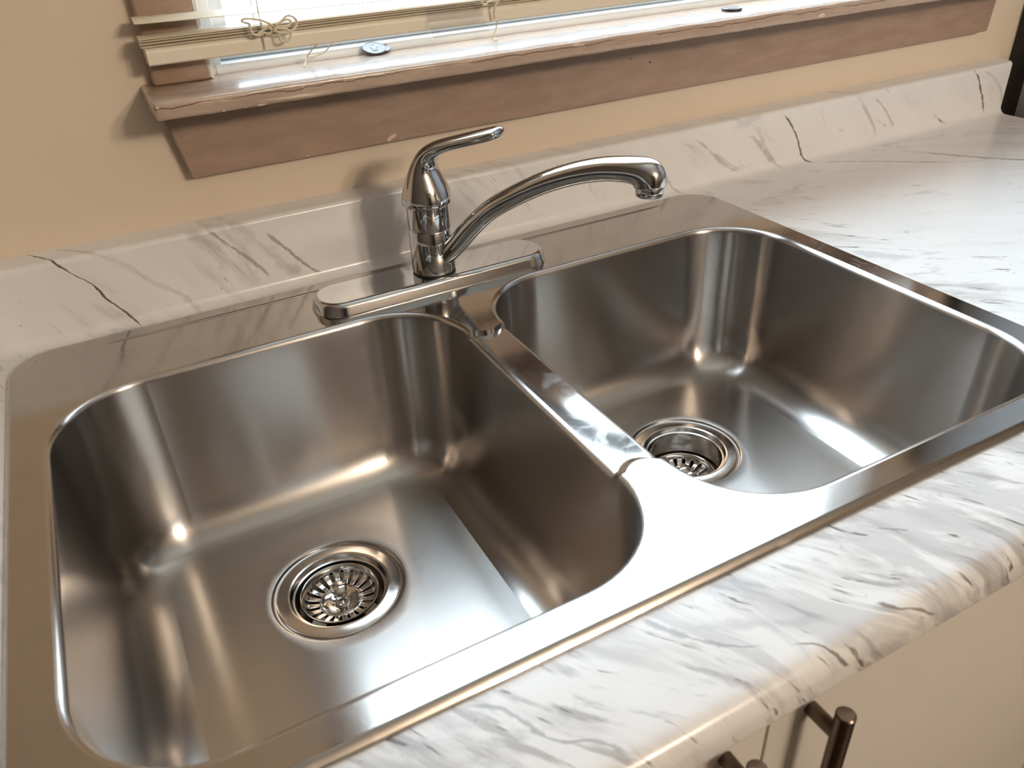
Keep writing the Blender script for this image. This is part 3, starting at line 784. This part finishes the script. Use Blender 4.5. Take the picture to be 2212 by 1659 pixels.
def slat(zf, yf=None, n=24):
    vs, fs = [], []
    for i in range(n + 1):
        x = (BX0 - .0035) + (BX1 - BX0 + .0005) * i / n
        for lay in (0, 1):
            for j in range(9):
                t = j / 8 - .5
                vs.append((x, .2935 + .0125 * 2 * t * .98, zf(x) + .0016 * (1 - 4 * t * t) - .0006 * lay + (yf(x) * t if yf else 0)))
    R = 18
    for i in range(n):
        for j in range(8):
            a = i * R + j; fs.append((a, a + 1, a + R + 1, a + R)); b = a + 9; fs.append((b, b + R, b + R + 1, b + 1))
        for j in (0, 8): a = i * R + j; fs.append((a, a + R, a + R + 9, a + 9))
    for i in (0, n):
        for j in range(8): a = i * R + j; fs.append((a, a + 1, a + 10, a + 9))
    return mesh('slat', vs, fs, M['slat'], None, 50)
for k in range(4):
    adopt(bl, slat(lambda x, k=k: .2607 + .0019 * k + .0007 * sin(3 * x + k)))
adopt(bl, slat(lambda x: .2688 + .0125 * math.exp(-max(0, x + .2247) * 1.6) * (1 - .0), lambda x: .12 * .025))
for x in (-.118, .40, .92):
    for y in (.2805, .3065):
        adopt(bl, tube_obj('ladder_cord', [(x, y, .2600), (x + .0005, y, .285), (x, y, .7), (x, y, 1.205)], .0006, M['cord'], n=6))
adopt(bl, box('head_rail', (BX0, .276, 1.205), (BX1, .308, 1.245), M['rail'], bev=.002))
for pts in (
 [(-.1295,.272,.271),(-.1354,.272,.2731),(-.1339,.272,.2749),(-.1276,.272,.2747),(-.1175,.272,.2721),(-.1117,.271,.269),(-.107,.270,.2656),(-.1036,.270,.2662),(-.0956,.271,.2653),(-.0918,.272,.2674),(-.0924,.272,.27),(-.0956,.272,.2708),(-.1013,.271,.2694),(-.1064,.270,.2685),(-.1121,.271,.2671),(-.117,.272,.2647),(-.1218,.272,.2622),(-.1248,.272,.2605),(-.1282,.272,.2624),(-.1291,.272,.2655),(-.1293,.272,.2695),(-.1295,.272,.271)],
 [(-.1071,.268,.2678),(-.1018,.269,.2697),(-.0956,.27,.2735),(-.0912,.27,.2735),(-.0873,.27,.2706),(-.0866,.27,.2671),(-.0894,.27,.2628),(-.0937,.27,.2608),(-.0999,.27,.26),(-.1052,.269,.2611),(-.109,.268,.2635),(-.1066,.268,.2647),(-.1018,.268,.2642),(-.0976,.269,.2632),(-.0948,.27,.2604),(-.0943,.27,.2573),(-.0968,.27,.2535),(-.1014,.27,.2525),(-.1044,.27,.2539),(-.1048,.27,.2575),(-.1053,.27,.2606)],
 [(-.1181,.274,.2703),(-.118,.274,.2659),(-.1136,.273,.2664),(-.11,.272,.263),(-.1138,.272,.2604),(-.1178,.272,.2619),(-.1214,.272,.2603),(-.1251,.272,.2602)],
 [(.1065,.2795,.2720),(.1055,.272,.2677),(.1066,.272,.2641),(.1109,.272,.2631),(.1154,.272,.2656),(.1255,.272,.2652),(.1223,.274,.2602),(.1216,.276,.2544),(.1226,.277,.2477)]):
    adopt(bl, tube_obj('pull_cord', pts, .0011, M['cord'], n=8))
for pts in ([(-.066,.286,.2445),(-.0685,.300,.238),(-.0715,.312,.2300),(-.0795,.3005,.2229)], [(-.0715,.312,.2300),(-.060,.318,.2290),(-.052,.312,.2330),(-.0465,.296,.2445)],
            [(.1330,.292,.2440),(.1345,.300,.2330),(.1345,.310,.2240),(.1363,.300,.2229)]):
    adopt(bl, tube_obj('cord_tail', pts, .0008, M['cord'], n=6))
# clear plastic strip clipped over the rail
def plastic():
    path = [(.2815, .2720), (.2795, .2665), (.2790, .2600), (.2790, .2520), (.2770, .2490), (.2700, .2455), (.2610, .2420), (.2560, .2405)]
    sh = [0, 0, 0, 0, 0, -.001, -.003, -.004]
    P = [(y, z, s) for (y, z), s in zip(path, sh)]
    q = catmull(P, 4); vs, fs = [], []
    m = 7
    for lay in (0, 1):
        for y, z, s in q:
            for i in range(m): vs.append((.0472 + s + .0630 * i / (m - 1), y - .0006 * lay, z + .0001 * lay))
    N = len(q) * m
    for i in range(len(q) - 1):
        for j in range(m - 1):
            a = i * m + j; fs.append((a, a + 1, a + m + 1, a + m)); fs.append((N + a, N + a + m, N + a + m + 1, N + a + 1))
        for j in (0, m - 1): a = i * m + j; fs.append((a, a + m, N + a + m, N + a))
    for i in (0, len(q) - 1):
        for j in range(m - 1): a = i * m + j; fs.append((a, a + 1, N + a + 1, N + a))
    return mesh('plastic_strip', vs, fs, M['plastic'], None, 60)
tag(plastic(), 'clear bent plastic strip hanging over the bottom rail of the blind', 'plastic strip')

# ------------------------------------------------------------------ coins on the sill
def coin(name, r, h, x, y, z, tilt=(0, 0, 0), seed=1):
    root = empty(name, (x, y, z)); root.rotation_euler = tilt
    n = 72
    p = [(.0002, 0), (r - .0003, 0), (r, .0003), (r, h - .0003), (r - .0004, h), (r - .0013, h), (r - .0016, h - .00025), (.0002, h - .00025)]
    rg = []
    for i, (rr, z_) in enumerate(p):
        rg.append([((rr - (.00012 if i in (2, 3) and k % 2 else 0)) * cos(2 * pi * k / n), (rr - (.00012 if i in (2, 3) and k % 2 else 0)) * sin(2 * pi * k / n), z_) for k in range(n)])
    rings_mesh('coin_disc', rg, M['coin'], root, smooth=30)
    # raised portrait relief: a simple bust outline, low dome
    out = [(-.20, -.62), (.18, -.55), (.30, -.35), (.20, -.15), (.34, -.05), (.30, .10), (.38, .20), (.26, .30), (.26, .50), (.05, .66), (-.22, .60), (-.38, .38), (-.36, .10), (-.24, -.12), (-.34, -.35)]
    vs = [(a * r, b * r, h - .0003) for a, b in out] + [(a * r * .86, b * r * .86 , h + .0001) for a, b in out]
    m = len(out); fs = [(i, (i + 1) % m, m + (i + 1) % m, m + i) for i in range(m)] + [tuple(range(m, 2 * m))]
    mesh('coin_relief', vs, fs, M['coin'], root, 30)
    return root
zs = ZS + .0006
c1 = coin('coin', .0122, .0019, .0022, .3225, ZS + .0048, (math.radians(20), 0, 0)); tag(c1, 'large silver coin with a portrait propped at a tilt on the sill below the blind', 'coin')
c2 = coin('coin', .0090, .0016, .0128, .3262, ZS + .0034, (math.radians(17), 0, 0)); tag(c2, 'small coin half hidden behind the right edge of the tilted large coin', 'coin')
c3 = coin('coin', .0125, .0019, .4535, .2868, zs, (0, 0, 1.0)); tag(c3, 'silver coin lying alone near the front edge of the sill', 'coin')
for c in (c1, c2, c3): c['group'] = 'coins on the window sill'

# ------------------------------------------------------------------ ceiling light behind the viewer
cl = empty('ceiling_light', (LAMP[0], LAMP[1], ZC)); tag(cl, 'ceiling light with four warm bulbs behind the viewer', 'ceiling light')
pts_c = lathe('ceiling_plate', [(.001, ZC - .0005), (.075, ZC - .0005), (.075, ZC - .02), (.06, ZC - .03), (.001, ZC - .03)], M['rail'], None, (LAMP[0], LAMP[1]), 40)
adopt(cl, pts_c)
for k in range(4):
    a = pi / 4 + k * pi / 2; x, y = LAMP[0] + .24 * cos(a), LAMP[1] + .24 * sin(a)
    arm = tube_obj('lamp_arm', [(LAMP[0], LAMP[1], ZC - .028), (LAMP[0] + .13 * cos(a), LAMP[1] + .13 * sin(a), ZC - .05), (x, y, LAMP[2] + .055)], .006, M['rail'], n=8); adopt(cl, arm)
    s = lathe('bulb', [(.012, LAMP[2] + .055), (.014, LAMP[2] + .035), (.026, LAMP[2] + .015), (.030, LAMP[2] - .003), (.025, LAMP[2] - .02), (.012, LAMP[2] - .03), (.0005, LAMP[2] - .033)], M['bulb'], None, (x, y), 24, smooth=80); adopt(cl, s)
    ld = bpy.data.lights.new('bulb_light', 'POINT'); ld.energy = BULB_W; ld.color = (1, .84, .68); ld.shadow_soft_size = .07
    lo = bpy.data.objects.new('bulb_light', ld); C.objects.link(lo); lo.location = (x, y, LAMP[2] - .075); lo.parent = cl
    lo.matrix_parent_inverse = Matrix.Translation(-Vector(cl.location))
